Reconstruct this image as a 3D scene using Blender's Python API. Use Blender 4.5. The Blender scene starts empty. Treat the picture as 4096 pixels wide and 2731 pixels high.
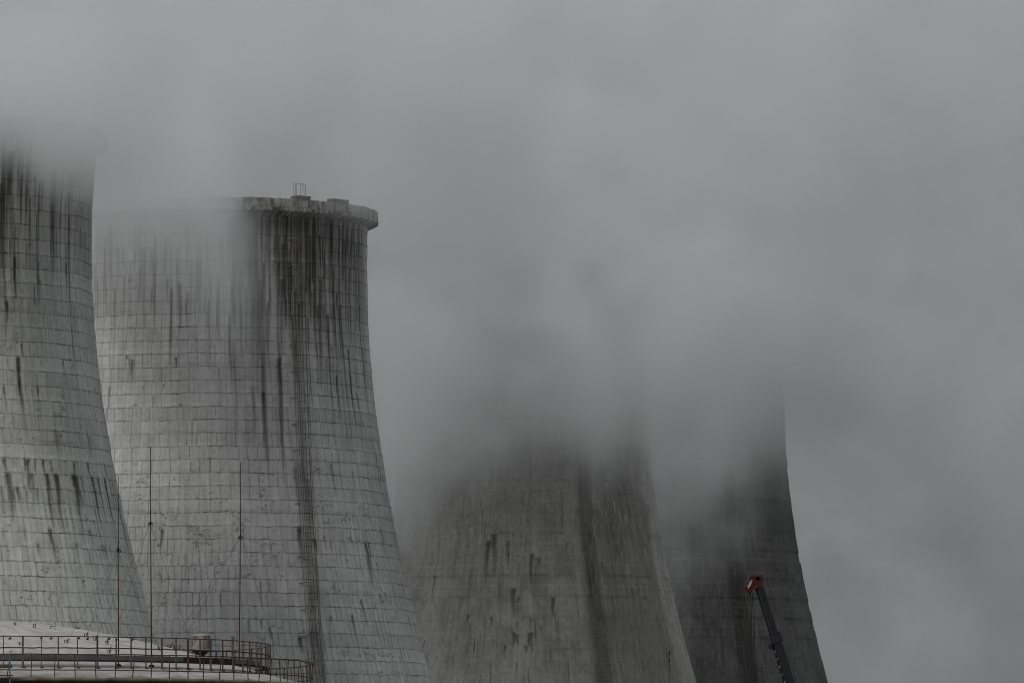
import bpy, bmesh, math, random
import numpy as np
from mathutils import Matrix, Vector

S = bpy.context.scene
COL = S.collection
R_ = random.Random(7)
PI = math.pi

# ---------------------------------------------------------------- camera
F = 29000.0                      # focal length in pixels of a 4096 wide picture
PITCH = math.atan((3550 - 1365.5) / F)
ROLL = -0.006
cam_d = bpy.data.cameras.new('camera')
cam = bpy.data.objects.new('camera', cam_d)
COL.objects.link(cam)
cam_d.sensor_width = 36
cam_d.lens = F / 4096 * 36
cam_d.clip_start = 1
cam_d.clip_end = 20000
RM = Matrix.Rotation(PI / 2 + PITCH, 4, 'X') @ Matrix.Rotation(ROLL, 4, 'Z')
EYE = Vector((0, 0, 1.7))
cam.matrix_world = Matrix.Translation(EYE) @ RM
S.camera = cam
R3 = RM.to_3x3()


def at(x, y, Y, k=1.0):
    """point at depth Y seen at pixel (x, y) of the 4096 wide photograph (k scales a smaller view up)"""
    d = R3 @ Vector(((x * k - 2048) / F, -(y * k - 1365.5) / F, -1))
    return EYE + d * (Y / d.y)


VK = 4096 / 2352


# ---------------------------------------------------------------- helpers
class MB:
    """collects shapes into one mesh"""
    def __init__(self):
        self.v, self.f, self.m = [], [], []

    def add(self, vs, fs, mi=0):
        n = len(self.v)
        self.v += [tuple(p) for p in vs]
        for f in fs:
            self.f.append(tuple(i + n for i in f)); self.m.append(mi)

    def box(self, c, s, M=None, mi=0):
        hx, hy, hz = s[0] / 2, s[1] / 2, s[2] / 2
        vs = [Vector((x, y, z)) for x in (-hx, hx) for y in (-hy, hy) for z in (-hz, hz)]
        if M is not None: vs = [M @ v for v in vs]
        c = Vector(c)
        self.add([v + c for v in vs], [(0, 1, 3, 2), (4, 6, 7, 5), (0, 4, 5, 1), (2, 3, 7, 6), (0, 2, 6, 4), (1, 5, 7, 3)], mi)

    def tube(self, pts, r, n=6, closed=False, mi=0, r1=None):
        pts = [Vector(p) for p in pts]
        N = len(pts)
        vs, fs = [], []
        for i, p in enumerate(pts):
            a = pts[(i - 1) % N] if (i > 0 or closed) else p
            b = pts[(i + 1) % N] if (i < N - 1 or closed) else p
            t = (b - a).normalized()
            u = t.cross(Vector((0, 0, 1)))
            if u.length < .05: u = t.cross(Vector((0, 1, 0)))
            u.normalize(); w = t.cross(u)
            rr = r if r1 is None else r + (r1 - r) * i / (N - 1)
            for k in range(n):
                q = 2 * PI * k / n + PI / n
                vs.append(p + (u * math.cos(q) + w * math.sin(q)) * rr)
        for i in range(N if closed else N - 1):
            j = (i + 1) % N
            for k in range(n):
                l = (k + 1) % n
                fs.append((i * n + k, i * n + l, j * n + l, j * n + k))
        if not closed:
            fs.append(tuple(range(n - 1, -1, -1))); fs.append(tuple((N - 1) * n + k for k in range(n)))
        self.add(vs, fs, mi)

    def lathe(self, prof, c=(0, 0), n=96, closed=False, a0=0, a1=2 * PI, jit=None, mi=0):
        """prof: list of (r, z); angle 0 faces the camera"""
        full = abs(a1 - a0 - 2 * PI) < 1e-6
        cols = n if full else n + 1
        vs, fs = [], []
        for i in range(cols):
            a = a0 + (a1 - a0) * i / n
            for j, (r, z) in enumerate(prof):
                dr, dz = jit(i, j) if jit else (0, 0)
                vs.append((c[0] + (r + dr) * math.sin(a), c[1] - (r + dr) * math.cos(a), z + dz))
        P = len(prof)
        for i in range(n):
            k = (i + 1) % cols
            for j in range(P if closed else P - 1):
                l = (j + 1) % P
                fs.append((i * P + j, k * P + j, k * P + l, i * P + l))
        self.add(vs, fs, mi)

    def prism(self, poly, d0, d1, mi=0):
        """poly: points in the x-z plane (Vector), extruded along y from d0 to d1"""
        n = len(poly)
        vs = [p + Vector((0, d0, 0)) for p in poly] + [p + Vector((0, d1, 0)) for p in poly]
        fs = [tuple(range(n)), tuple(range(2 * n - 1, n - 1, -1))]
        for i in range(n):
            j = (i + 1) % n
            fs.append((i, i + n, j + n, j))
        self.add(vs, fs, mi)

    def build(self, name, mat, parent=None, smooth=False, bevel=0):
        me = bpy.data.meshes.new(name)
        me.from_pydata(self.v, [], self.f)
        for m in (mat if isinstance(mat, (list, tuple)) else [mat]): me.materials.append(m)
        if isinstance(mat, (list, tuple)): me.polygons.foreach_set('material_index', self.m)
        bm = bmesh.new(); bm.from_mesh(me)
        bmesh.ops.recalc_face_normals(bm, faces=bm.faces)
        bm.to_mesh(me); bm.free()
        if smooth: me.polygons.foreach_set('use_smooth', [True] * len(me.polygons))
        o = bpy.data.objects.new(name, me)
        COL.objects.link(o)
        if bevel:
            b = o.modifiers.new('bevel', 'BEVEL'); b.width = bevel; b.segments = 2; b.limit_method = 'ANGLE'
        if parent is not None:
            o.parent = parent
            o.matrix_parent_inverse = parent_world(parent).inverted()
        return o


def parent_world(o):
    M = Matrix.Translation(o.location)
    if o.parent is not None: M = parent_world(o.parent) @ o.matrix_parent_inverse @ M
    return M


def thing(name, label, cat, loc, group=None):
    o = bpy.data.objects.new(name, None); COL.objects.link(o)
    o.location = loc; o.empty_display_size = 1
    o['label'] = label; o['category'] = cat
    if group: o['group'] = group
    return o


# ---------------------------------------------------------------- node helper
class NT:
    def __init__(self, tree): self.t = tree

    def n(self, typ, **kw):
        nd = self.t.nodes.new(typ)
        for k, v in kw.items(): setattr(nd, k, v)
        return nd

    def put(self, s, v):
        if hasattr(v, 'is_output'): self.t.links.new(v, s)
        elif v is not None: s.default_value = v

    def m(self, op, a, b=None, c=None, clamp=False):
        nd = self.n('ShaderNodeMath', operation=op, use_clamp=clamp)
        for i, v in enumerate((a, b, c)):
            if v is not None: self.put(nd.inputs[i], v)
        return nd.outputs[0]

    def ss(self, v, a, b, c=0.0, d=1.0):
        nd = self.n('ShaderNodeMapRange', interpolation_type='SMOOTHSTEP')
        for i, q in enumerate((v, a, b, c, d)): self.put(nd.inputs[i], q)
        return nd.outputs[0]

    def lin(self, v, a, b, c=0.0, d=1.0):
        nd = self.n('ShaderNodeMapRange')
        for i, q in enumerate((v, a, b, c, d)): self.put(nd.inputs[i], q)
        return nd.outputs[0]

    def vec(self, x, y, z=0.0):
        nd = self.n('ShaderNodeCombineXYZ')
        for i, q in enumerate((x, y, z)): self.put(nd.inputs[i], q)
        return nd.outputs[0]

    def noise(self, v, scale=1.0, det=3.0, rough=.55, dist=0.0):
        nd = self.n('ShaderNodeTexNoise')
        self.put(nd.inputs['Vector'], v); self.put(nd.inputs['Scale'], scale)
        nd.inputs['Detail'].default_value = det; nd.inputs['Roughness'].default_value = rough
        nd.inputs['Distortion'].default_value = dist
        return nd.outputs[0]

    def white(self, v):
        nd = self.n('ShaderNodeTexWhiteNoise', noise_dimensions='3D')
        self.put(nd.inputs['Vector'], v)
        return nd.outputs['Value']

    def mix(self, f, a, b, mode='MIX'):
        nd = self.n('ShaderNodeMix', data_type='RGBA', blend_type=mode)
        self.put(nd.inputs[0], f); self.put(nd.inputs[6], a); self.put(nd.inputs[7], b)
        return nd.outputs[2]

    def sep(self, v):
        nd = self.n('ShaderNodeSeparateXYZ'); self.put(nd.inputs[0], v)
        return nd.outputs[0], nd.outputs[1], nd.outputs[2]


def rgb(c): return (c[0], c[1], c[2], 1)


def new_mat(name):
    m = bpy.data.materials.new(name); m.use_nodes = True
    nt = NT(m.node_tree)
    b = m.node_tree.nodes['Principled BSDF']
    b.inputs['Specular IOR Level'].default_value = .25
    return m, nt, b


def plain(name, c, rough=.7, var=.35, scale=6, metal=0, c2=None):
    m, nt, b = new_mat(name)
    tc = nt.n('ShaderNodeTexCoord').outputs['Object']
    k = nt.ss(nt.noise(tc, scale, 4, .65), .35, .7)
    col = nt.mix(k, rgb(c), rgb(c2 or tuple(q * (1 - var) for q in c)))
    nt.put(b.inputs['Base Color'], col)
    nt.put(b.inputs['Roughness'], nt.lin(k, 0, 1, rough, min(1, rough + .15)))
    b.inputs['Metallic'].default_value = metal
    return m


M_RUST = plain('rusty_steel', (.075, .055, .045), .8, c2=(.10, .075, .06), scale=2)
M_RAIL = plain('brown_rail_paint', (.09, .066, .058), .7, c2=(.045, .035, .032), scale=3)
M_POST = plain('grey_post_paint', (.13, .115, .11), .7, c2=(.09, .07, .06), scale=2)
M_MAST = plain('mast_red_brown', (.085, .052, .04), .7, c2=(.045, .03, .026), scale=1.2)
M_WIRE = plain('wire_grey', (.09, .09, .09), .6)
M_GALV = plain('galvanised_ladder', (.20, .195, .185), .6, c2=(.13, .115, .10), scale=.8)
M_LADR = plain('weathered_ladder', (.075, .062, .054), .7, c2=(.15, .14, .13), scale=.5)
M_BLUE = plain('faded_blue_paint', (.10, .165, .215), .6, c2=(.07, .11, .145), scale=2)
M_PLATE = plain('grey_kick_plate', (.20, .19, .195), .7, c2=(.15, .14, .145), scale=.7)
M_PLATER = plain('rusted_kick_plate', (.085, .04, .036), .8, c2=(.05, .03, .028), scale=3)
M_DECK = plain('dark_grating', (.03, .026, .025), .8)
M_WALL = plain('tank_wall_paint', (.15, .145, .135), .8, c2=(.10, .095, .088), scale=.6)
M_DARK = plain('dark_steel', (.02, .02, .022), .6)
M_BOOM = plain('black_boom_paint', (.010, .011, .015), .5, c2=(.018, .018, .02), scale=.9)
M_RED = plain('red_crane_paint', (.075, .007, .006), .7, c2=(.042, .006, .005), scale=2)
M_ORANGE = plain('orange_red_crane_paint', (.075, .016, .009), .7, c2=(.045, .011, .007), scale=2)
M_WHITE = plain('white_stripe_paint', (.75, .72, .68), .5, var=.1)
M_SLOT = plain('dark_slot', (.05, .047, .043), .8)
M_RIMOBJ = plain('rim_platform_steel', (.025, .022, .02), .9)


def roof_mat():
    m, nt, b = new_mat('pale_roof_paint')
    uv = nt.n('ShaderNodeUVMap'); uv.uv_map = 'UVMap'
    u, v, _ = nt.sep(uv.outputs[0])          # u along the circle, v down the slope (metres)
    sheet = nt.white(nt.vec(nt.m('FLOOR', nt.m('DIVIDE', u, 1.9)), nt.m('FLOOR', nt.m('DIVIDE', nt.m('ADD', v, nt.m('MULTIPLY', nt.m('FLOOR', nt.m('DIVIDE', u, 1.9)), 1.7)), 5.0)), 3.0))
    a = nt.noise(nt.vec(nt.m('MULTIPLY', u, 1.0), nt.m('MULTIPLY', v, .45), 0.0), 1.1, 5, .62)
    bnz = nt.noise(nt.vec(nt.m('MULTIPLY', u, .35), nt.m('MULTIPLY', v, 2.6), 4.0), .9, 4, .6)
    col = nt.mix(nt.ss(a, .38, .66), rgb((.52, .50, .49)), rgb((.38, .355, .34)))
    col = nt.mix(nt.m('MULTIPLY', nt.ss(bnz, .50, .66), .75), col, rgb((.64, .64, .59)))
    col = nt.mix(nt.m('MULTIPLY', sheet, .18), col, rgb((.36, .34, .33)))
    # dirt that gathered along the gutter and in blotches
    e = nt.m('MULTIPLY', nt.ss(v, 13.9, 15.5), nt.ss(nt.noise(nt.vec(u, nt.m('MULTIPLY', v, 3.0), 9.0), .8, 4, .6), .35, .62))
    col = nt.mix(nt.m('MULTIPLY', e, .75), col, rgb((.13, .125, .10)))
    sp = nt.ss(nt.noise(nt.vec(u, nt.m('MULTIPLY', v, 3.0), 2.0), 1.6, 3, .7), .66, .76)
    col = nt.mix(nt.m('MULTIPLY', sp, .7), col, rgb((.12, .11, .105)))
    sf = nt.m('FRACT', nt.m('DIVIDE', u, 1.9))
    ln = nt.m('LESS_THAN', sf, .018)
    col = nt.mix(nt.m('MULTIPLY', ln, .5), col, rgb((.22, .2, .19)))
    nt.put(b.inputs['Base Color'], col)
    b.inputs['Roughness'].default_value = .6
    bp = nt.n('ShaderNodeBump'); bp.inputs['Distance'].default_value = .08; bp.inputs['Strength'].default_value = .6
    nt.put(bp.inputs['Height'], a); nt.put(b.inputs['Normal'], bp.outputs[0])
    return m


def tower_mat(name, clean, tone, dark, block, seed, lime_col=(.5, .48, .45)):
    """weathered concrete: u round the shell and v up it, in metres; the 'weather' attribute holds where stains (R), lime (G) and spalls (B) are"""
    m, nt, b = new_mat(name)
    uv = nt.n('ShaderNodeUVMap'); uv.uv_map = 'UVMap'
    u, v, _ = nt.sep(uv.outputs[0])
    at_ = nt.n('ShaderNodeAttribute'); at_.attribute_name = 'weather'
    st, li, sp = nt.sep(at_.outputs['Vector'])
    P = nt.vec(u, v, seed)
    LIFT = 2.165
    w1 = nt.noise(nt.vec(nt.m('MULTIPLY', u, .11), nt.m('MULTIPLY', v, .02), seed), 1, 2, .5)
    w2 = nt.noise(nt.vec(nt.m('MULTIPLY', u, .8), nt.m('MULTIPLY', v, .3), seed + 3), 1, 3, .6)
    v2 = nt.m('ADD', nt.m('ADD', v, nt.m('MULTIPLY', w1, .55)), nt.m('MULTIPLY', w2, .34))
    q = nt.m('DIVIDE', v2, LIFT)
    row = nt.m('FLOOR', q); fr = nt.m('FRACT', q)
    d = nt.m('MULTIPLY', nt.m('MINIMUM', fr, nt.m('SUBTRACT', 1.0, fr)), LIFT)
    ls = nt.noise(nt.vec(nt.m('MULTIPLY', u, .22), nt.m('MULTIPLY', row, 3.7), seed + 5), 1, 4, .6)
    lstr = nt.ss(ls, .34, .68, .22, 1.0)
    lw = nt.lin(nt.noise(nt.vec(nt.m('MULTIPLY', u, .9), row, seed + 8), 1, 2), .3, .7, .07, .28)
    chip = nt.ss(nt.noise(nt.vec(nt.m('MULTIPLY', u, 1.2), nt.m('MULTIPLY', row, 3.1), seed + 9), 1, 3, .6), .36, .62, .30, 1.0)
    line = nt.m('MULTIPLY', nt.m('MULTIPLY', nt.m('SUBTRACT', 1.0, nt.ss(d, .015, lw)), lstr), chip)
    # the boards: wider in the upper rows, narrower below
    low = nt.m('LESS_THAN', v, 62.0)
    wd = nt.m('SUBTRACT', 1.46, nt.m('MULTIPLY', low, .58))
    rj = nt.white(nt.vec(row, seed, 1.0))
    uj = nt.m('ADD', u, nt.m('MULTIPLY', rj, .5))
    uj = nt.m('ADD', uj, nt.m('MULTIPLY', nt.noise(nt.vec(nt.m('MULTIPLY', u, .3), row, seed + 11), 1, 1), .7))
    c = nt.m('DIVIDE', uj, wd)
    cid = nt.m('FLOOR', c); cf = nt.m('FRACT', c)
    d2 = nt.m('MULTIPLY', nt.m('MINIMUM', cf, nt.m('SUBTRACT', 1.0, cf)), wd)
    vh = nt.white(nt.vec(cid, row, seed + 17))
    vs = nt.m('MULTIPLY', nt.m('ADD', .25, nt.m('MULTIPLY', nt.m('POWER', vh, 1.3), .75)), nt.ss(nt.noise(P, .09, 2), .3, .65, .55, 1.0))
    brk = nt.ss(nt.noise(nt.vec(nt.m('MULTIPLY', u, 1.3), nt.m('MULTIPLY', v, 1.1), seed), 1, 3, .6), .36, .6, .4, 1.0)
    vl = nt.m('MULTIPLY', nt.m('MULTIPLY', nt.m('SUBTRACT', 1.0, nt.ss(d2, .02, .115)), vs), brk)
    # tones
    ph = nt.white(nt.vec(cid, row, seed + 23))
    big = nt.noise(nt.vec(nt.m('MULTIPLY', u, .5), nt.m('MULTIPLY', v, .22), seed), .16, 4, .6)
    stre = nt.noise(nt.vec(nt.m('MULTIPLY', u, 1.5), nt.m('MULTIPLY', v, .075), seed), 1, 5, .68)
    fine = nt.noise(nt.vec(nt.m('MULTIPLY', u, 1.0), nt.m('MULTIPLY', v, .7), seed), 1.7, 4, .7)
    rowt = nt.white(nt.vec(row, seed, 31.0))
    col = nt.mix(nt.ss(big, .3, .7), rgb(clean), rgb(tone))
    k = nt.m('ADD', nt.m('MULTIPLY', nt.m('SUBTRACT', ph, .5), .13 if block else .05), nt.m('MULTIPLY', nt.m('SUBTRACT', rowt, .5), .10 if block else .03))
    k = nt.m('ADD', k, nt.m('MULTIPLY', nt.m('SUBTRACT', stre, .5), .75 if block else .9))
    k = nt.m('ADD', k, nt.m('MULTIPLY', nt.m('SUBTRACT', fine, .5), .65 if block else .75))
    mul = nt.m('ADD', 1.0, k)
    nd = nt.n('ShaderNodeVectorMath', operation='SCALE')
    nt.put(nd.inputs[0], col); nt.put(nd.inputs['Scale'], mul)
    col = nd.outputs[0]
    if not block:
        # blotchy algae and damp
        bl = nt.noise(nt.vec(nt.m('MULTIPLY', u, 1.0), nt.m('MULTIPLY', v, .55), seed + 40), .28, 5, .68)
        col = nt.mix(nt.m('MULTIPLY', nt.ss(bl, .44, .68), .6), col, rgb(tuple(q * .5 for q in clean)))
        tick = nt.noise(nt.vec(nt.m('MULTIPLY', u, 2.6), nt.m('MULTIPLY', v, .42), seed + 50), 1, 3, .6)
        zone = nt.ss(nt.noise(nt.vec(u, v, seed + 60), .09, 3), .42, .62)
        col = nt.mix(nt.m('MULTIPLY', nt.m('MULTIPLY', nt.ss(tick, .62, .74), zone), .45), col, rgb(lime_col))
        tick2 = nt.noise(nt.vec(nt.m('MULTIPLY', u, 1.9), nt.m('MULTIPLY', v, .36), seed + 70), 1, 3, .6)
        col = nt.mix(nt.m('MULTIPLY', nt.ss(tick2, .60, .74), .6), col, rgb(tuple(q * .38 for q in clean)))
    jd = tuple(q * .75 for q in dark)
    col = nt.mix(nt.m('MULTIPLY', line, .93 if block else .09), col, rgb(jd))
    col = nt.mix(nt.m('MULTIPLY', vl, .68 if block else .10), col, rgb(jd))
    # stain streaks, ragged with the grain of the wall
    rag = nt.lin(stre, .3, .7, -.28, .28)
    s1 = nt.m('ADD', st, nt.m('MULTIPLY', rag, nt.ss(st, .02, .3)), clamp=True)
    col = nt.mix(nt.m('MULTIPLY', s1, .93, clamp=True), col, rgb(dark))
    fr2 = nt.noise(nt.vec(u, nt.m('MULTIPLY', v, 1.4), seed + 80), 2.4, 3, .7)
    s2 = nt.m('MULTIPLY', sp, nt.ss(fr2, .35, .62), clamp=True)
    col = nt.mix(s2, col, rgb((.055, .048, .045)))
    col = nt.mix(nt.m('MULTIPLY', li, nt.ss(fr2, .3, .6, .4, 1.0), clamp=True), col, rgb(lime_col))
    nt.put(b.inputs['Base Color'], col)
    b.inputs['Roughness'].default_value = .9
    b.inputs['Specular IOR Level'].default_value = .1
    h = nt.m('SUBTRACT', nt.m('MULTIPLY', fine, .5), nt.m('ADD', line, nt.m('ADD', vl, nt.m('MULTIPLY', sp, 1.5))))
    bp = nt.n('ShaderNodeBump'); bp.inputs['Distance'].default_value = .06; bp.inputs['Strength'].default_value = .5
    nt.put(bp.inputs['Height'], h); nt.put(b.inputs['Normal'], bp.outputs[0])
    return m


# ---------------------------------------------------------------- cooling towers
class Tower:
    def __init__(s, X, D, R0, zw, c, ztop): s.X, s.D, s.R0, s.zw, s.c, s.ztop = X, D, R0, zw, c, ztop

    def r(s, z): return s.R0 * np.sqrt(1 + ((z - s.zw) / s.c) ** 2)

    def pt(s, th, z, off=0.0):
        r = float(s.r(z)) + off
        return Vector((s.X + r * math.sin(th), s.D - r * math.cos(th), z))

    def tz(s, x, y):
        """angle and height on the shell seen at (x, y) in the 2352 wide view of the photograph"""
        Y = s.D - s.R0; th = 0; z = 0
        for _ in range(8):
            p = at(x, y, Y, VK)
            z = p.z; r = float(s.r(z))
            q = max(-.9995, min(.9995, (p.x - s.X) / r))
            th = math.asin(q); Y = s.D - r * math.cos(th)
        return th, z


T1 = Tower(-90.28, 1080, 27.47, 97, 64.25, 114.6)
T2 = Tower(-51.71, 1200, 27.72, 103, 70.97, 113.7)
T3 = Tower(2.54, 1500, 25.44, 104, 63.24, 116.0)
T4 = Tower(34.30, 1620, 26.56, 109, 68.99, 118.0)


class Grid:
    """the shell of a tower as a grid with a weather value at every point"""
    def __init__(s, T, zbot_fine, seed):
        s.T = T
        fine = np.radians(100)
        n1 = 460
        th = np.concatenate([np.linspace(-fine, fine, n1), np.linspace(fine, 2 * PI - fine, 26)[1:-1]])
        z = np.concatenate([np.linspace(0, zbot_fine, 16)[:-1], np.arange(zbot_fine, T.ztop - .6, .27), [T.ztop - .6]])
        s.th, s.z, s.n1 = th, z, n1
        s.w = np.zeros((len(z), len(th), 3), np.float32)
        s.rng = np.random.default_rng(seed)

    def streak(s, th, zt, ln, wid, k, ch=0, taper=.55):
        T = s.T; r = float(T.r(zt))
        j0, j1 = np.searchsorted(s.th[:s.n1], [th - 1.6 * wid / r, th + 1.6 * wid / r])
        i0, i1 = np.searchsorted(s.z, [zt - ln, zt + .3])
        if j1 <= j0 or i1 <= i0: return
        zz = s.z[i0:i1][:, None]; tt = s.th[None, j0:j1]
        a = np.clip((zt - zz) / ln, 0, 1)
        wv = wid * (1 - taper * a) * (.85 + .3 * s.rng.random((i1 - i0, 1)))
        drift = .12 * wid * np.sin(a * 5 + s.rng.random() * 6)
        x = np.abs((tt - th) * r - drift) / (wv * .5)
        prof = np.clip(1.25 - x, 0, 1)
        prof = prof * prof * (3 - 2 * prof)
        al = np.clip((zt + .1 - zz) / .35, 0, 1) * np.clip(1 - a, 0, 1) ** .42
        v = k * prof * al
        q = s.w[i0:i1, j0:j1, ch]
        s.w[i0:i1, j0:j1, ch] = 1 - (1 - q) * (1 - v)

    def px(s, x, y, y2, wpx, k, ch=0, taper=.5):
        """a streak that starts at (x, y) of the view and runs down to the height of y2"""
        th, zt = s.T.tz(x, y); _, zb = s.T.tz(x, y2)
        s.streak(th, zt, zt - zb, wpx * 1.6 * VK * s.T.D / F, k, ch, taper)

    def soft(s, x0, y0, x1, y1, k, yr=None, ch=0):
        """a broad stained zone with feathered ends"""
        ta, za = s.T.tz(x0, y0); tb, zb = s.T.tz(x1, y1)
        if yr: ta, tb = s.T.tz(x0, yr)[0], s.T.tz(x1, yr)[0]
        z = s.z[:, None]; t = s.th[None, :]
        m = np.clip((t - ta) / .05 + .5, 0, 1) * np.clip((tb - t) / .05 + .5, 0, 1)
        a = np.clip((za - z) / max(za - zb, .1), 0, 1)
        m = m * (z < za + 1) * np.clip(1 - a, 0, 1) ** .8
        q = s.w[:, :, ch]
        s.w[:, :, ch] = 1 - (1 - q) * (1 - k * m)

    def dab(s, th, z, w, h, k, ch=2):
        r = float(s.T.r(z))
        j0, j1 = np.searchsorted(s.th[:s.n1], [th - w / r, th + w / r])
        i0, i1 = np.searchsorted(s.z, [z - h, z + h])
        if j1 <= j0 or i1 <= i0: return
        x = (s.th[None, j0:j1] - th) * r / (w * .6); y = (s.z[i0:i1][:, None] - z) / (h * .6)
        v = k * np.clip(1.4 - np.sqrt(x * x + y * y), 0, 1)
        s.w[i0:i1, j0:j1, ch] = np.maximum(s.w[i0:i1, j0:j1, ch], v)

    def cluster(s, x, y, n, wpx=26, hpx=14, k=.9):
        th, z = s.T.tz(x, y)
        g = s.T.D / F * VK; r = float(s.T.r(z))
        for _ in range(n):
            s.dab(th + s.rng.normal(0, wpx * .4) * g / r, z + s.rng.normal(0, hpx * .4) * g, s.rng.uniform(.25, .6), s.rng.uniform(.22, .36), k * s.rng.uniform(.5, 1))

    def rnd(s, n, xr, yr, lr, wr, kr, ch=0, snap=True, taper=.5):
        for _ in range(n):
            th, zt = s.T.tz(s.rng.uniform(*xr), s.rng.uniform(*yr))
            if snap: zt = round(zt / 2.165) * 2.165 + .5 * 2.165 * 0 - .6
            s.streak(th, zt, s.rng.uniform(*lr), s.rng.uniform(*wr), s.rng.uniform(*kr), ch, taper)

    def build(s, mat, parent, rough, seed):
        T = s.T; rng = np.random.default_rng(seed)
        nz, nt = len(s.z), len(s.th)
        r = T.r(s.z)[:, None] * np.ones((1, nt))
        row = np.floor(s.z / 2.165).astype(int)
        r += (rng.normal(0, rough, row.max() + 2)[row])[:, None]
        r += rng.normal(0, rough * .8, (row.max() + 2, 60))[row][:, (np.arange(nt) * 60 // nt)]
        x = T.X + r * np.sin(s.th)[None]; y = T.D - r * np.cos(s.th)[None]
        z = s.z[:, None] * np.ones((1, nt))
        co = np.stack([x, y, z], -1).reshape(-1, 3)
        i = np.arange(nz - 1)[:, None] * nt; j = np.arange(nt)[None]; j2 = (j + 1) % nt
        f = np.stack([i + j, i + j2, i + nt + j2, i + nt + j], -1).reshape(-1, 4)
        # inner face, coarse
        me = bpy.data.meshes.new('shell')
        zi = np.linspace(0, T.ztop - .6, 24); ti = np.linspace(0, 2 * PI, 97)[:-1]
        ri = T.r(zi)[:, None] - .5
        ci = np.stack([T.X + ri * np.sin(ti), T.D - ri * np.cos(ti), zi[:, None] + 0 * ti], -1).reshape(-1, 3)
        ii = np.arange(23)[:, None] * 96; jj = np.arange(96)[None]; jk = (jj + 1) % 96
        fi = np.stack([ii + jj, ii + 96 + jj, ii + 96 + jk, ii + jk], -1).reshape(-1, 4) + len(co)
        V = np.concatenate([co, ci]); Fc = np.concatenate([f, fi])
        me.vertices.add(len(V)); me.vertices.foreach_set('co', V.astype(np.float32).ravel())
        me.loops.add(len(Fc) * 4); me.loops.foreach_set('vertex_index', Fc.astype(np.int32).ravel())
        me.polygons.add(len(Fc)); me.polygons.foreach_set('loop_start', np.arange(0, len(Fc) * 4, 4, dtype=np.int32))
        me.polygons.foreach_set('use_smooth', np.ones(len(Fc), bool))
        me.update()
        lu = np.zeros((len(Fc) * 4, 2), np.float32)
        tw = s.th
        cu = np.stack([np.broadcast_to(tw[None] * T.R0, (nz, nt)), z], -1).reshape(-1, 2)
        cu = np.concatenate([cu, np.stack([np.broadcast_to(ti[None] * T.R0, (24, 96)), np.broadcast_to(zi[:, None], (24, 96))], -1).reshape(-1, 2)])
        lu[:] = cu[Fc.ravel()]
        uvl = me.uv_layers.new(name='UVMap'); uvl.data.foreach_set('uv', lu.ravel())
        a = me.attributes.new('weather', 'FLOAT_VECTOR', 'POINT')
        w = np.concatenate([s.w.reshape(-1, 3), np.zeros((len(ci), 3), np.float32)])
        a.data.foreach_set('vector', w.astype(np.float32).ravel())
        me.materials.append(mat); me.validate()
        o = bpy.data.objects.new('shell', me); COL.objects.link(o)
        o.parent = parent; o.matrix_parent_inverse = parent_world(parent).inverted()
        return o


def rim_part(T, mat, parent, seed):
    rr = float(T.r(T.ztop)); zt = T.ztop
    rnd = random.Random(seed)
    n = 240
    js = [rnd.gauss(0, .045) for _ in range(n)]
    jr = [rnd.gauss(0, .05) for _ in range(n)]
    prof = [(rr - .55, zt - 1.0), (rr - .55, zt - .02), (rr + 1.35, zt), (rr + 1.5, zt - .1), (rr + 1.55, zt - 1.36), (rr + 1.47, zt - 1.43),
            (rr + 1.6, zt - 1.50), (rr + 1.6, zt - 1.98), (rr + 1.5, zt - 2.06), (rr - .02, zt - 2.68), (rr - .30, zt - 2.68)]
    mb = MB()
    mb.lathe(prof, (T.X, T.D), n, closed=True, jit=lambda i, j: (jr[i] * (.4 if j in (2, 3, 4) else 0), js[i] * .8 + js[i // 12] * .4 if j in (1, 2, 3) else js[(i * 7) % n] * (.6 if j in (4, 5, 6) else 0)))
    o = mb.build('rim_gallery', mat, parent)
    me = o.data
    uv = me.uv_layers.new(name='UVMap')
    for l in me.loops:
        p = me.vertices[l.vertex_index].co
        th = math.atan2(p.x - T.X, T.D - p.y)
        uv.data[l.index].uv = (th * T.R0, p.z)
    return o


def rim_material():
    m, nt, b = new_mat('rim_concrete')
    uv = nt.n('ShaderNodeUVMap'); uv.uv_map = 'UVMap'
    u, v, _ = nt.sep(uv.outputs[0])
    a = nt.noise(nt.vec(u, v, 1.0), .55, 5, .65)
    s = nt.noise(nt.vec(nt.m('MULTIPLY', u, 1.4), nt.m('MULTIPLY', v, .35), 7.0), .9, 4, .65)
    col = nt.mix(nt.ss(a, .35, .65), rgb((.33, .33, .31)), rgb((.20, .195, .18)))
    col = nt.mix(nt.m('MULTIPLY', nt.ss(s, .44, .62), .85), col, rgb((.055, .05, .045)))
    nt.put(b.inputs['Base Color'], col); b.inputs['Roughness'].default_value = .9
    bp = nt.n('ShaderNodeBump'); bp.inputs['Distance'].default_value = .15
    nt.put(bp.inputs['Height'], a); nt.put(b.inputs['Normal'], bp.outputs[0])
    return m


M_RIM = rim_material()


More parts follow.
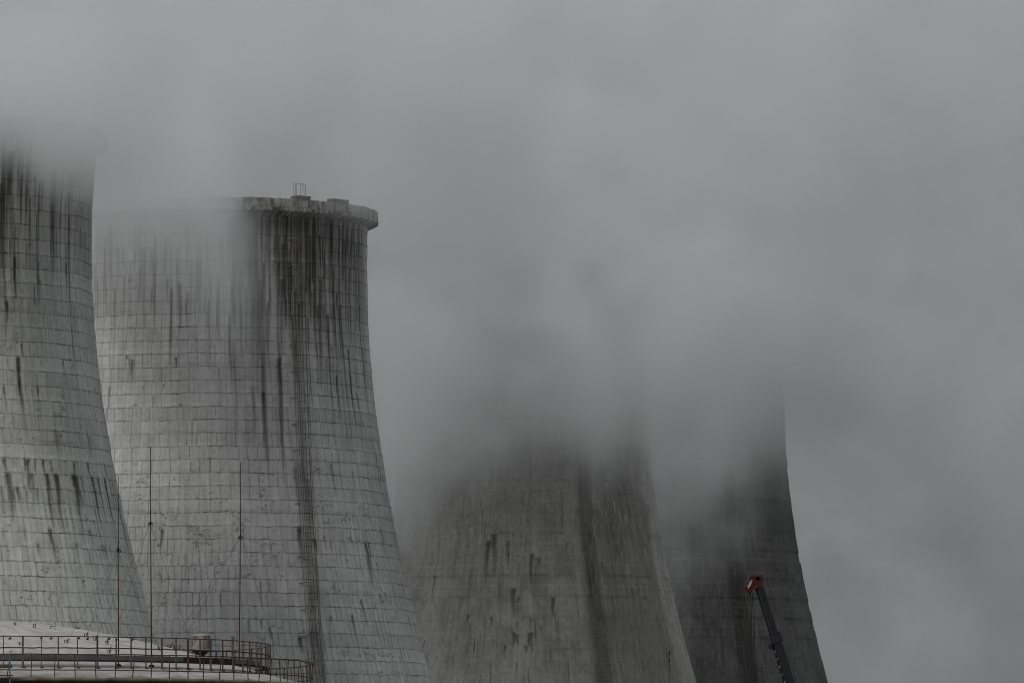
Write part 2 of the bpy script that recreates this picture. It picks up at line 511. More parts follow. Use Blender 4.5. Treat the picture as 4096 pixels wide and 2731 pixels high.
def ladder_part(T, th, z0, z1, parent, width, mats, top_cage=False, two_lane=False):
    """caged service ladder that follows the meridian of the shell"""
    if isinstance(th, list):
        zt = sorted((T.tz(*p)[1], T.tz(*p)[0]) for p in th)
        zz, tt = [q[0] for q in zt], [q[1] for q in zt]
        def A(z): return float(np.interp(z, zz, tt))
    else:
        def A(z): return th
    def P(du, z, off): return T.pt(A(z) + du / float(T.r(z)), z, off)
    zs = [z0 + (z1 - z0) * i / 60 for i in range(61)]
    ld = MB()
    for du in (-width / 2, width / 2):
        ld.tube([P(du, z, .35) for z in zs], .04, 4)
    z = z0
    while z < z1:
        ld.tube([P(-width / 2, z, .35), P(width / 2, z, .35)], .028, 4); z += .55
    o = ld.build('service_ladder', mats[0], parent)
    cg = MB()
    spots = [(-width * .95, .55), (-width * .6, 1.05), (width * .55, 1.1), (width * 1.0, .6)]
    if two_lane: spots += [(-width * 1.35, .3), (width * 1.55, .3), (width * 1.3, .35)]
    for du, off in spots:
        k = 0
        while k < 60:                                  # the bars are broken off here and there
            ln = R_.randint(6, 22)
            jog = R_.uniform(-.06, .06)
            seg = [P(du + jog, z, off) for z in zs[k:min(60, k + ln) + 1]]
            if R_.random() < .85 and len(seg) > 1: cg.tube(seg, .033, 4)
            k += ln
    z = z0 + .6; i = 0
    while z < z1:
        pts = [P(math.sin(a) * width * .95, z, .35 + math.cos(a) * .8) for a in [(-1.45 + 2.9 * q / 8) for q in range(9)]]
        if R_.random() < .8: cg.tube(pts, .03, 4)
        z += 1.08
    cg.build('ladder_cage', mats[1], parent)
    z = z0 + 1.2; i = 0
    while z < z1 - 2:
        br = MB()
        if two_lane:
            br.tube([P(-width * 2.1, z - .25, .05), P(-width * .9, z, .5)], .075, 4)
            br.build('ladder_bracket', mats[2], parent); br = MB()
            br.tube([P(-width * .7, z - .1, .55), P(width * 1.0, z + .18, .55)], .055, 4)
            br.build('ladder_bracket', mats[2], parent); br = MB()
            br.tube([P(width * .5, z + 2.16, .5), P(width * 1.6, z + 2.1, .1)], .05, 4)
        else:
            if i % 2: br.tube([P(-width * 1.1, z, .1), P(-width * .2, z, .4)], .07, 4)
            else: br.tube([P(width * .1, z, .4), P(width * 1.15, z, .15)], .07, 4)
        br.build('ladder_bracket', mats[2], parent)
        z += 4.33; i += 1


def build_tower(T, label, mat, grid, ladder=None, seed=1, rough=.03):
    root = thing('cooling_tower', label, 'cooling tower', (T.X, T.D, 0), 'row of hyperboloid concrete cooling towers')
    grid.build(mat, root, rough, seed)
    rim_part(T, M_RIM, root, seed)
    if ladder:
        th, z0, z1, w, mats, two = ladder
        ladder_part(T, th, z0, z1, root, w, mats, two_lane=two)
    return root


M_T1 = tower_mat('whitewashed_concrete_near', (.555, .56, .54), (.44, .445, .425), (.024, .021, .018), True, 11.0)
M_T2 = tower_mat('whitewashed_concrete', (.55, .55, .535), (.42, .42, .41), (.026, .023, .020), True, 47.0)
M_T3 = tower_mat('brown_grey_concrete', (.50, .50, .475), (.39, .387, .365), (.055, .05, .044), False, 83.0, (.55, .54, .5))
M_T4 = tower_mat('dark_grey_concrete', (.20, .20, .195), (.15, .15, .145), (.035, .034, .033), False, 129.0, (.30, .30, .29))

# tower 1: the near one cut by the left edge
g1 = Grid(T1, 26, 3)
for x, y, y2, w, k in [
        (11, 340, 640, 9, .9), (20, 350, 600, 10, .85), (30, 345, 590, 10, .9), (4, 420, 620, 8, .8), (52, 400, 520, 7, .6), (62, 430, 560, 6, .6), (82, 400, 530, 5, .95), (98, 415, 490, 6, .8),
        (118, 390, 470, 6, .6), (126, 390, 640, 13, .92), (127, 420, 600, 7, .6), (160, 440, 500, 9, .7), (158, 495, 830, 6, 1), (141, 440, 520, 4, .7), (152, 603, 668, 5, .95), (33, 588, 690, 6, 1), (37, 590, 700, 4, .6),
        (15, 690, 745, 6, 1), (79, 655, 720, 4, .95), (88, 600, 700, 7, .45), (93, 640, 690, 4, .6), (176, 480, 600, 5, .6), (186, 520, 620, 5, .65), (195, 540, 640, 6, .6), (203, 560, 660, 4, .7), (170, 700, 780, 4, .6), (60, 560, 640, 6, .5),
        (42, 818, 962, 9, 1), (44, 870, 935, 7, .8), (57, 960, 1010, 8, .35), (50, 788, 822, 5, .95), (9, 885, 922, 5, .85), (14, 920, 950, 6, .4), (86, 887, 922, 5, .85), (36, 888, 930, 4, .5), (145, 826, 860, 5, .85), (128, 986, 1055, 8, .7), (135, 990, 1055, 5, .5),
        (200, 993, 1060, 6, .75), (205, 1000, 1080, 5, .5), (165, 746, 932, 4, .75), (180, 990, 1030, 6, .5), (230, 905, 965, 5, .8), (236, 915, 985, 4, .8), (243, 960, 1040, 4, .6),
        (10, 1050, 1088, 8, 1), (55, 1050, 1085, 5, .8), (63, 1052, 1090, 8, 1), (79, 1053, 1090, 6, .85), (98, 1055, 1090, 8, 1), (116, 1057, 1086, 6, .8), (168, 1060, 1092, 7, .9), (201, 1060, 1100, 7, .9), (239, 1066, 1105, 6, 1), (30, 1052, 1075, 10, .4), (134, 1058, 1080, 8, .35),
        (18, 1084, 1200, 11, 1), (24, 1084, 1150, 7, .7), (66, 1086, 1130, 10, .75), (72, 1086, 1160, 8, .5), (106, 1085, 1215, 10, 1), (114, 1100, 1200, 5, .6), (126, 1086, 1225, 11, 1), (133, 1090, 1140, 6, .7), (168, 1088, 1225, 16, 1), (178, 1090, 1170, 9, .8), (186, 1092, 1150, 7, .6),
        (211, 1093, 1215, 8, 1), (225, 1095, 1200, 7, .9), (240, 1097, 1230, 9, 1), (250, 1100, 1190, 7, .85), (256, 1102, 1200, 5, .8), (262, 1110, 1260, 6, .9), (268, 1140, 1290, 5, .85), (276, 1180, 1300, 5, .7), (282, 1200, 1330, 4, .7),
        (40, 1117, 1155, 8, .85), (30, 1120, 1180, 6, .5), (85, 1120, 1160, 7, .45), (5, 1120, 1178, 6, .6), (60, 1125, 1170, 6, .35),
        (116, 1213, 1295, 8, .95), (112, 1213, 1250, 5, .7), (57, 1213, 1245, 7, .6), (85, 1246, 1275, 5, .75), (90, 1246, 1290, 5, .5), (175, 1246, 1275, 8, .55), (205, 1216, 1250, 6, .8), (240, 1252, 1285, 7, .8), (251, 1253, 1280, 5, .8), (6, 1210, 1240, 5, .5), (160, 1160, 1240, 6, .4),
        (300, 1320, 1400, 5, .6), (310, 1340, 1410, 4, .6), (318, 1380, 1440, 4, .5), (222, 1410, 1450, 6, .5), (330, 1410, 1475, 5, .6), (290, 1290, 1360, 4, .55), (272, 1440, 1480, 8, .3)]:
    g1.px(x, y, y2, w, k)
g1.rnd(60, (0, 212), (270, 520), (5, 20), (.2, .6), (.3, .9))
g1.rnd(40, (0, 215), (520, 900), (3, 11), (.15, .35), (.15, .5))
g1.rnd(45, (0, 330), (900, 1480), (2, 8), (.15, .3), (.12, .5))
g1.rnd(60, (180, 345), (900, 1480), (1.5, 9), (.15, .35), (.2, .6))
g1.soft(0, 300, 212, 640, .40)
for x, y in [(29, 638), (88, 638), (165, 845), (168, 838), (6, 458), (144, 940), (20, 1450), (15, 1455), (130, 1260), (108, 1310), (60, 1390), (200, 1190), (50, 1380), (110, 1440), (190, 1335), (112, 1110), (246, 470), (190, 480), (30, 620), (76, 1455), (12, 1335)]:
    g1.cluster(x, y, 5, 8, 8, 1)
for x, y, n in [(15, 800, 5), (145, 910, 7), (130, 1000, 6), (25, 1455, 10), (120, 1370, 8), (130, 1290, 7), (200, 1190, 9), (60, 1370, 6), (280, 1420, 8), (180, 1440, 8), (300, 1460, 10), (75, 560, 5), (190, 640, 5)]:
    g1.cluster(x, y, n)
for _ in range(60): g1.cluster(R_.uniform(0, 320), R_.uniform(560, 1480), 1, 3, 3, .9)
build_tower(T1, 'nearest pale block-patterned cooling tower, cut by the left edge of the photo', M_T1, g1, seed=5)
del g1

# tower 2: the second one, its rim clear on the right
g2 = Grid(T2, 28, 4)
for x, y, y2 in ((692, 1060, 1260), (706, 1220, 1400), (713, 1340, 1520), (722, 1440, 1640)):
    g2.px(x, y, y2, 20, .30, taper=.1)
g2.soft(532, 478, 850, 900, .50)
g2.soft(560, 478, 700, 640, .22)
g2.soft(215, 500, 530, 720, .38)
g2.rnd(90, (528, 846), (478, 500), (5, 26), (.3, .9), (.4, .95), snap=False, taper=.35)
g2.rnd(150, (528, 846), (500, 700), (3, 10), (.15, .4), (.5, 1.0), taper=.3)
g2.rnd(40, (528, 846), (560, 800), (5, 18), (.3, .8), (.3, .8))
g2.rnd(70, (215, 528), (495, 680), (3, 13), (.2, .6), (.3, .8), taper=.3)
g2.rnd(40, (215, 850), (680, 1000), (3, 12), (.15, .35), (.15, .5))
g2.rnd(60, (260, 950), (1000, 1560), (1.5, 7), (.14, .3), (.15, .6))
for x, y, y2, w, k in [
        (540, 500, 660, 8, .8), (565, 480, 640, 9, .85), (580, 560, 660, 10, .85), (588, 500, 820, 10, .7), (598, 640, 1060, 13, .75), (606, 900, 1100, 9, .7), (613, 700, 780, 6, .6), (638, 822, 1120, 10, .8), (645, 640, 820, 9, .85), (652, 560, 780, 9, .7), (660, 560, 720, 6, .95), (664, 600, 760, 8, .85),
        (676, 700, 1100, 11, .4), (690, 560, 760, 8, .75), (705, 500, 680, 8, .85), (713, 540, 720, 6, .95), (722, 560, 640, 5, .8), (735, 540, 700, 6, .95), (730, 700, 900, 9, .75), (748, 500, 640, 7, .8), (752, 720, 980, 8, .85), (765, 620, 1000, 8, .7), (772, 860, 980, 5, .85), (780, 520, 660, 8, .8), (783, 700, 1000, 7, .8), (795, 540, 700, 7, .85),
        (800, 800, 960, 6, .95), (808, 540, 700, 6, .8), (805, 860, 1000, 7, .8), (818, 560, 700, 6, .7), (825, 700, 860, 6, .75), (832, 800, 900, 6, .7), (835, 830, 1000, 4, .8), (820, 900, 1010, 5, .7), (760, 1060, 1140, 7, .7), (810, 1080, 1130, 5, .5),
        (322, 610, 700, 5, .9), (350, 580, 690, 7, .6), (413, 650, 770, 8, .75), (430, 670, 760, 5, .85), (385, 640, 700, 6, .5), (455, 590, 700, 7, .5), (300, 600, 660, 6, .5), (270, 560, 640, 7, .5), (250, 520, 620, 8, .6), (480, 560, 660, 6, .45), (510, 540, 720, 8, .55), (525, 500, 640, 8, .7),
        (305, 824, 878, 6, .75), (404, 820, 850, 4, .95), (427, 695, 730, 4, .8), (252, 885, 975, 4, .8), (330, 885, 905, 4, .7), (375, 880, 900, 6, .4), (298, 820, 880, 5, .5), (581, 885, 985, 6, .6),
        (372, 1213, 1262, 7, .9), (451, 1240, 1262, 5, .7), (685, 1208, 1260, 9, 1), (688, 1210, 1330, 10, .5), (722, 1235, 1270, 10, .95), (678, 1070, 1210, 10, .45), (690, 1460, 1500, 11, .9), (705, 1100, 1240, 14, .35),
        (839, 1243, 1345, 9, 1), (845, 1243, 1330, 6, .8), (842, 1280, 1360, 9, .5), (872, 1208, 1268, 5, .85), (862, 1040, 1130, 5, .85), (870, 1070, 1170, 5, .9), (878, 1090, 1200, 4, .9), (885, 1130, 1230, 4, .8), (893, 1160, 1260, 4, .8), (905, 1230, 1300, 4, .8), (913, 1260, 1330, 4, .8),
        (950, 1425, 1520, 6, 1), (956, 1430, 1560, 5, .9), (962, 1450, 1568, 5, .8), (938, 1415, 1450, 5, .8), (830, 1375, 1440, 5, .95), (808, 1410, 1470, 6, .95), (756, 1412, 1440, 10, .6), (872, 1362, 1398, 4, .9), (922, 1330, 1380, 4, .85), (865, 1290, 1330, 4, .7), (866, 1560, 1568, 5, .8), (757, 1445, 1460, 5, .6),
        (535, 1460, 1500, 5, .9), (620, 1440, 1470, 6, .8), (600, 1420, 1450, 5, .7), (570, 1420, 1460, 4, .7), (745, 1230, 1260, 6, .6), (760, 1240, 1260, 5, .5)]:
    g2.px(x, y, y2, w, k)
for x, y, n in [(328, 1110, 9), (318, 1140, 9), (330, 1180, 6), (375, 1180, 9), (400, 1190, 12), (360, 1205, 9), (440, 1215, 14), (470, 1225, 18), (490, 1230, 10), (460, 1250, 14), (530, 1175, 10), (545, 1215, 9), (600, 1135, 9), (604, 1165, 9), (590, 1240, 9), (610, 1255, 16), (620, 1275, 12), (640, 1250, 9), (556, 1200, 10), (500, 1145, 5),
                (730, 1080, 12), (735, 1165, 12), (752, 1160, 8), (755, 1205, 8), (795, 1190, 12), (800, 1200, 10), (830, 1165, 12), (845, 1180, 12), (800, 1240, 14), (830, 1255, 10), (870, 1165, 8), (880, 1360, 8), (885, 1375, 10), (870, 1350, 10), (760, 1290, 5), (775, 1350, 5), (870, 1550, 5), (790, 1500, 12), (830, 1500, 14), (850, 1505, 14), (880, 1500, 14), (895, 1510, 10), (920, 1510, 6), (710, 1510, 10), (650, 1515, 14), (560, 1330, 7), (370, 1330, 6), (380, 1380, 6), (330, 1290, 5), (440, 1300, 6), (500, 1290, 8), (700, 1280, 7), (640, 1310, 5), (900, 1420, 7)]:
    g2.cluster(x, y, n)
for x, y in [(292, 820), (312, 932), (415, 930), (782, 820), (793, 820), (604, 1090), (298, 645), (690, 705), (370, 490), (358, 492), (382, 490)]:
    g2.cluster(x, y, 4, 5, 4, 1)
for _ in range(160): g2.cluster(R_.uniform(250, 960), R_.uniform(1010, 1560), 1, 3, 3, .9)
for x, y, y2 in [(380, 880, 900), (383, 890, 905), (500, 600, 640), (740, 620, 640), (718, 650, 690), (748, 640, 680)]:
    g2.px(x, y, y2, 3, .6, ch=1)
th2 = [(682, 470), (684, 600), (687, 760), (691, 900), (698, 1100), (710, 1300), (720, 1470), (730, 1600)]
t2 = build_tower(T2, 'pale block-patterned cooling tower whose stained rim shows clear of the steam', M_T2, g2, (th2, 24, 110.9, .95, (M_LADR, M_LADR, M_GALV), True), seed=8)
del g2
# on its rim: ladder head cage and two platforms
rr = float(T2.r(T2.ztop)) + 1.55
hd = MB()
tha, _ = T2.tz(676, 452)
for x, zt in [(662, 2.5), (667, 2.6), (669, 2.5), (678, 2.65), (682, 2.6), (687, 2.55), (690.5, 2.5)]:
    th = tha + (x - 676) * VK * T2.D / F / rr / .86
    a = Vector((T2.X + rr * math.sin(th), T2.D - rr * math.cos(th), T2.ztop - (2.3 if x in (662, 682) else .2)))
    hd.tube([a, Vector((a.x + R_.uniform(-.05, .05), a.y, T2.ztop + zt))], .05, 4)
pts = []
for i in range(9):
    th = tha + (i - 4) / 4 * .032
    q = rr + .5 * math.cos((i - 4) / 4 * 1.5)
    pts.append((T2.X + q * math.sin(th), T2.D - q * math.cos(th), T2.ztop + 2.45))
hd.tube(pts, .045, 4)
hd.tube([(p[0], p[1], p[2] - 1.9) for p in pts], .035, 4)
hd.build('ladder_head_cage', M_LADR, t2)
for xa, xb, y in ((668, 699.5, 452), (750, 782, 457)):
    pm = MB()
    ta, _ = T2.tz(xa, y); tb, _ = T2.tz(xb, y)
    def rp(th, q, z): return Vector((T2.X + q * math.sin(th), T2.D - q * math.cos(th), T2.ztop + z))
    for q0, q1, z0, z1, t0, t1 in ((rr - 1.4, rr + .16, .14, .56, ta, tb), (rr - 1.4, rr + .1, -.06, .17, ta + (tb - ta) * .5, tb - .004), (rr - 1.4, rr + .1, -.06, .17, ta + .004, ta + .010), (rr + .02, rr + .10, -1.3, -.05, tb - (tb - ta) * .16, tb - .006)):
        v = [rp(t, q, z) for t in (t0, t1) for q in (q0, q1) for z in (z0, z1)]
        pm.add(v, [(0, 1, 3, 2), (4, 6, 7, 5), (0, 4, 5, 1), (2, 3, 7, 6), (0, 2, 6, 4), (1, 5, 7, 3)])
    pm.build('rim_platform', M_RIMOBJ, t2)
for x in (552, 575, 620, 628, 740, 750, 757, 764, 705):  # dark boxes laid on the lip stand in for its shaded slots
    th, _ = T2.tz(x, 480)
    q = rr + .06
    c = Vector((T2.X + q * math.sin(th), T2.D - q * math.cos(th), T2.ztop - 1.75))
    sl = MB(); sl.box(c, (R_.uniform(.4, .75), .14, .42), Matrix.Rotation(th, 3, 'Z'))
    sl.build('rim_slot', M_SLOT, t2)

# towers 3 and 4: brown grey concrete, deep in the steam
g3 = Grid(T3, 36, 5)
g3.soft(1346, 900, 1392, 2600, .62, 1400); g3.soft(1394, 900, 1525, 2300, .52, 1400); g3.soft(1525, 900, 1548, 1500, .25, 1400); g3.soft(1410, 1000, 1480, 1500, .3, 1400)
g3.soft(1340, 1280, 1360, 1800, .4); g3.soft(920, 980, 1330, 1250, .3)
g3.rnd(240, (920, 1560), (1000, 1560), (2, 10), (.12, .4), (.15, .6), snap=False)
g3.rnd(230, (920, 1560), (1000, 1440), (.9, 3.5), (.22, .36), (.25, .7), ch=1, snap=False, taper=.2)
g3.rnd(90, (920, 1150), (1100, 1280), (.9, 3), (.22, .36), (.3, .75), ch=1, snap=False, taper=.2)
g3.rnd(60, (1350, 1520), (1130, 1380), (1, 4), (.22, .34), (.4, .85), ch=1, snap=False, taper=.2)
g3.rnd(45, (1000, 1320), (1380, 1530), (1.5, 6), (.15, .35), (.4, .8), snap=False)
for x, y, y2, w, k in [(1121, 1240, 1350, 10, .8), (1137, 1225, 1330, 10, .8), (1167, 1240, 1300, 8, .6), (1180, 1350, 1420, 10, .75), (1220, 1270, 1340, 8, .8), (1235, 1280, 1310, 8, .7), (1270, 1370, 1420, 8, .7), (1000, 1320, 1390, 6, .6), (1075, 1410, 1440, 6, .9), (1129, 1415, 1440, 6, .9), (1179, 1450, 1490, 8, .9), (1189, 1455, 1485, 6, .8), (1220, 1450, 1500, 8, .9), (1207, 1480, 1500, 6, .8), (1160, 1480, 1510, 6, .7), (1190, 1370, 1400, 7, .6)]:
    g3.px(x, y, y2, w, k)
for x, y, y2, w in [(1046, 1215, 1245, 12), (1082, 1210, 1245, 6), (1088, 1215, 1240, 5), (1105, 1225, 1250, 5), (1440, 1290, 1345, 4), (1530, 1300, 1350, 4), (1410, 1150, 1180, 4), (1437, 1170, 1200, 3), (1250, 1120, 1150, 3)]:
    g3.px(x, y, y2, w, .8, ch=1, taper=.3)
th3, _ = T3.tz(1376, 1480)
build_tower(T3, 'brown-grey cooling tower with upper half lost in steam, dark ladder stripe down it', M_T3, g3, (th3, 38, 100, 1.25, (M_GALV, M_GALV, M_GALV), False), seed=12, rough=.05)
del g3
g4 = Grid(T4, 40, 6)
g4.soft(1690, 1300, 1735, 2400, .7, 1500); g4.soft(1590, 1150, 1890, 1800, .35, 1500); g4.soft(1600, 1350, 1680, 1900, .35, 1500)
g4.rnd(220, (1560, 1890), (1000, 1560), (1, 7), (.2, .6), (.2, .7), snap=False)
g4.rnd(120, (1600, 1880), (1280, 1540), (1, 4), (.24, .38), (.2, .6), ch=1, snap=False, taper=.2)
th4, _ = T4.tz(1710, 1500)
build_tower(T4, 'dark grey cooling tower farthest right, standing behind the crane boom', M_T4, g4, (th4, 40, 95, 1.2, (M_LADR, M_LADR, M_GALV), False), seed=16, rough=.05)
del g4

# ---------------------------------------------------------------- storage tank in the foreground
TX, TY = -24.63, 325.0
def roof_z(r): return 13.8 - .0168 * r * r + .0000175 * r ** 4
def tp(th, r, z): return Vector((TX + r * math.sin(th), TY - r * math.cos(th), z))
tank = thing('storage_tank', 'round white-roofed storage tank with two ring railings in the lower left foreground', 'storage tank', (TX, TY, 0))
RE = 15.65
mb = MB()
mb.lathe([(RE - .25, 0), (RE - .25, 10.62)], (TX, TY), 128)
mb.build('tank_wall', M_WALL, tank, True)
# roof with gentle dents between the ribs
me_r = MB()
NR, NA = 40, 300
rnd = random.Random(3)
dent = [[rnd.gauss(0, .012) for _ in range(NA)] for _ in range(NR + 1)]
prof = [(max(.02, RE * i / NR), roof_z(RE * i / NR)) for i in range(NR + 1)]
me_r.lathe(prof, (TX, TY), NA, jit=lambda i, j: (0, dent[j][i] if 3 < j < NR else 0))
roof = me_r.build('tank_roof', roof_mat(), tank, True)
uv = roof.data.uv_layers.new(name='UVMap')
for l in roof.data.loops:
    p = roof.data.vertices[l.vertex_index].co
    r = math.hypot(p.x - TX, p.y - TY)
    uv.data[l.index].uv = (math.atan2(p.x - TX, TY - p.y) * 14, r)
ed = MB()
ed.lathe([(RE + .02, 10.80), (RE + .16, 10.76), (RE + .20, 10.70), (RE + .14, 10.63), (RE - .02, 10.62)], (TX, TY), 160, closed=True)
M_EDGE = plain('stained_gutter_pipe', (.20, .18, .13), .7, c2=(.09, .065, .045), scale=1.1)
ed.build('roof_edge_gutter', M_EDGE, tank, True)
for th in np.radians(np.arange(-8, 92, 7.3)):
    b = MB()
    M = Matrix.Rotation(th, 3, 'Z')
    b.box(tp(th, RE - .02, 10.50), (.12, .46, .07), M); b.box(tp(th, RE - .18, 10.25), (.10, .12, .45), M)
    b.build('eave_bracket', M_DARK, tank)
for th, w in ((math.asin(.268), .55), (math.asin(.44), .3), (math.asin(.72), .5), (math.asin(.86), .22)):
    b = MB(); b.box(tp(th, RE - .22, 9.9), (w, .1, 1.2), Matrix.Rotation(th, 3, 'Z')); b.build('wall_fitting', M_DARK, tank)

# railing along the roof edge
def arc(r, z, a0, a1, n=150, wob=0.0):
    rnd = random.Random(int(r * 100 + z * 10))
    return [tp(a0 + (a1 - a0) * i / n, r, z + rnd.gauss(0, wob)) for i in range(n + 1)]
A0 = math.asin((46 + 150) / 1397)
rl = MB()
rl.tube(arc(RE - .05, 11.79, A0, PI * 1.5, 200, .006), .027, 6)
rl.tube(arc(RE - .05, 11.12, A0 - .3, PI * 1.5, 200, .008), .024, 6)
edge_rail = rl.build('edge_railing', M_RAIL, tank)
th = A0; i = 0
rnd = random.Random(8)
while th < math.radians(150):
    b = MB()
    lean = Vector((rnd.gauss(0, .03), 0, 0))
    b.box(Vector((0, 0, 0)), (.036, .03, 1.02), Matrix.Rotation(th, 3, 'Z'))
    b.v = [tuple(Vector(v) + tp(th, RE - .05, 11.28) + lean * (v[2] / .51)) for v in b.v]
    b.build('railing_post', M_RAIL, edge_rail)
    th += rnd.uniform(.055, .066); i += 1
# inner walkway: deck, kick plate, railing
RI = 13.72
dk = MB()
dk.lathe([(13.30, 11.56), (13.30, 11.62), (13.68, 11.62), (13.68, 11.56)], (TX, TY), 180, closed=True)
walk = dk.build('roof_walkway', M_DECK, tank)
a1, a2 = math.asin((760 + 150) / 1190), math.asin((940 + 150) / 1190)
for a, b_, m in ((-.35, a1, M_PLATE), (a1 + .002, a2, M_PLATER), (a2 + .002, math.radians(165), M_PLATE)):
    kp = MB()
    kp.lathe([(13.33, 11.62), (13.33, 11.84), (13.36, 11.84), (13.36, 11.62)], (TX, TY), 60, closed=True, a0=a, a1=b_)
    o = kp.build('kick_plate', m, walk)
    if m is M_PLATER: o['label'] = 'rust-red stretch of kick plate'
rl = MB()
rl.tube(arc(RI, 12.62, -.5, PI * 1.3, 220, .005), .022, 6)
rl.tube(arc(RI, 12.13, -.5, PI * 1.3, 220, .006), .036, 4)
inner = rl.build('walkway_railing', M_RAIL, tank)
th = math.asin((16 + 150) / 1216); i = 0
while th < math.radians(150):
    b = MB()
    w = (.06, .038, .072, .034)[i % 4] + rnd.uniform(-.01, .01)
    zb = roof_z(RI) - .02; zt = 12.62 if i else 12.4
    b.box(Vector((0, 0, 0)), (w, .05, zt - zb), Matrix.Rotation(th, 3, 'Z'))
    b.box(Vector((.03, 0, -(zt - zb) / 2 + .05)), (w + .09, .10, .09), Matrix.Rotation(th, 3, 'Z'))
    b.v = [tuple(Vector(v) + tp(th, RI, (zt + zb) / 2)) for v in b.v]
    b.build('railing_post', M_POST if i % 3 else M_RUST, inner)
    th += rnd.uniform(.054, .072); i += 1
# vent on the far slope of the roof
VX, VY = at(802, 2600, 332).x, 332.0
def vlathe(prof, n=32):
    m = MB(); m.lathe(prof, (VX, VY), n); return m
M_VENT = plain('stained_vent_sheet', (.30, .285, .27), .6, c2=(.10, .065, .055), scale=2.6)
vent = vlathe([(.45, 12.70), (.455, 13.0), (.45, 13.30)]).build('roof_vent', M_VENT, tank, True)
vlathe([(.0, 13.41), (.46, 13.31), (.47, 13.285)]).build('vent_cap', plain('vent_cap_paint', (.34, .34, .32), .6), vent, True)
vlathe([(.1, 12.66), (.50, 12.62), (.50, 12.65), (.44, 12.69), (.44, 12.72)]).build('vent_flange', plain('vent_flange_paint', (.22, .23, .21), .6), vent)
vlathe([(.44, 12.62), (.30, 12.50), (.14, 12.36), (.11, 11.7)]).build('vent_neck', M_DARK, vent, True)
# small fittings standing on the roof
def on_roof(x, y):
    """front roof point seen at a pixel of the photograph"""
    best = None
    for i in range(600):
        Y = TY - 15.5 + i * .05
        p = at(x, y, Y); r = math.hypot(p.x - TX, p.y - TY)
        if r < RE and p.z <= roof_z(r): return Vector((p.x, p.y, roof_z(r)))
    return Vector((p.x, TY, roof_z(abs(p.x - TX))))
for x, y in ((38, 2555), (163, 2554), (202, 2555), (313, 2555), (348, 2556), (434, 2556), (463, 2560), (526, 2562)):
    p = on_roof(x, y)
    b = MB()
    b.add([p + Vector((-.10, .05, -.03)), p + Vector((.05, .1, -.03)), p + Vector((.09, 0, .07)), p + Vector((.03, 0, .10)), p + Vector((-.04, -.06, -.03))], [(0, 1, 2, 3), (0, 3, 4), (1, 4, 2), (2, 4, 3)])
    b.build('roof_hook', M_DARK, tank)
def frame(p, w, h, dy=.05, bars=2):
    b = MB()
    for s in (-w / 2, w / 2): b.tube([p + Vector((s, 0, -.05)), p + Vector((s, 0, h))], .022, 4)
    for k in range(bars): b.tube([p + Vector((-w / 2, 0, h * (k + 1) / bars - .02)), p + Vector((w / 2, 0, h * (k + 1) / bars - .02))], .022, 4)
    return b
frame(on_roof(138, 2512), .11, .2).build('roof_bracket', M_POST, tank)
b = frame(on_roof(211, 2514), .20, .13, bars=1); b.build('roof_bracket', M_POST, tank)
p = on_roof(60, 2499); b = MB(); b.box(p + Vector((0, 0, .06)), (.11, .11, .13)); b.build('roof_box', M_PLATE, tank)
p = on_roof(78, 2576); b = MB(); b.box(p + Vector((0, 0, .05)), (.08, .08, .12)); b.build('roof_box', M_POST, tank)
p = at(310, 2511, TY); b = MB()
b.lathe([(.03, p.z - .5), (.035, p.z - .12), (.10, p.z), (.10, p.z + .03), (0, p.z + .04)], (p.x, p.y), 14); b.build('roof_funnel', M_DARK, tank)
# landing beam and blue post at the head of the stair
b = MB()
c = at(12, 2663, TY - RE - .2); b.box(c, (.75, .5, .13)); c = at(14, 2700, TY - RE - .3); b.box(c, (.8, .6, .05))
b.build('stair_landing', M_RUST, tank)
p0 = at(39.5, 2740, TY - RE - .45)
bp = thing('steel_post', 'slim faded blue steel post at the stair head of the white tank', 'post', (p0.x, p0.y, 0))
b = MB(); q = at(38.5, 2613, p0.y)
b.box(Vector((p0.x, p0.y, q.z / 2)), (.055, .055, q.z)); b.add([(p0.x - .027, p0.y - .027, q.z), (p0.x + .027, p0.y - .027, q.z), (p0.x + .027, p0.y + .027, q.z), (p0.x - .027, p0.y + .027, q.z), (p0.x + .02, p0.y, q.z + .10)], [(0, 1, 4), (1, 2, 4), (2, 3, 4), (3, 0, 4)])
b.build('post_tube', M_BLUE, bp)
b = MB(); b.tube([(p0.x + .02, p0.y, q.z + .05), at(46, 2601, TY - RE + .1)], .018, 5); b.build('hand_loop', M_RAIL, bp)

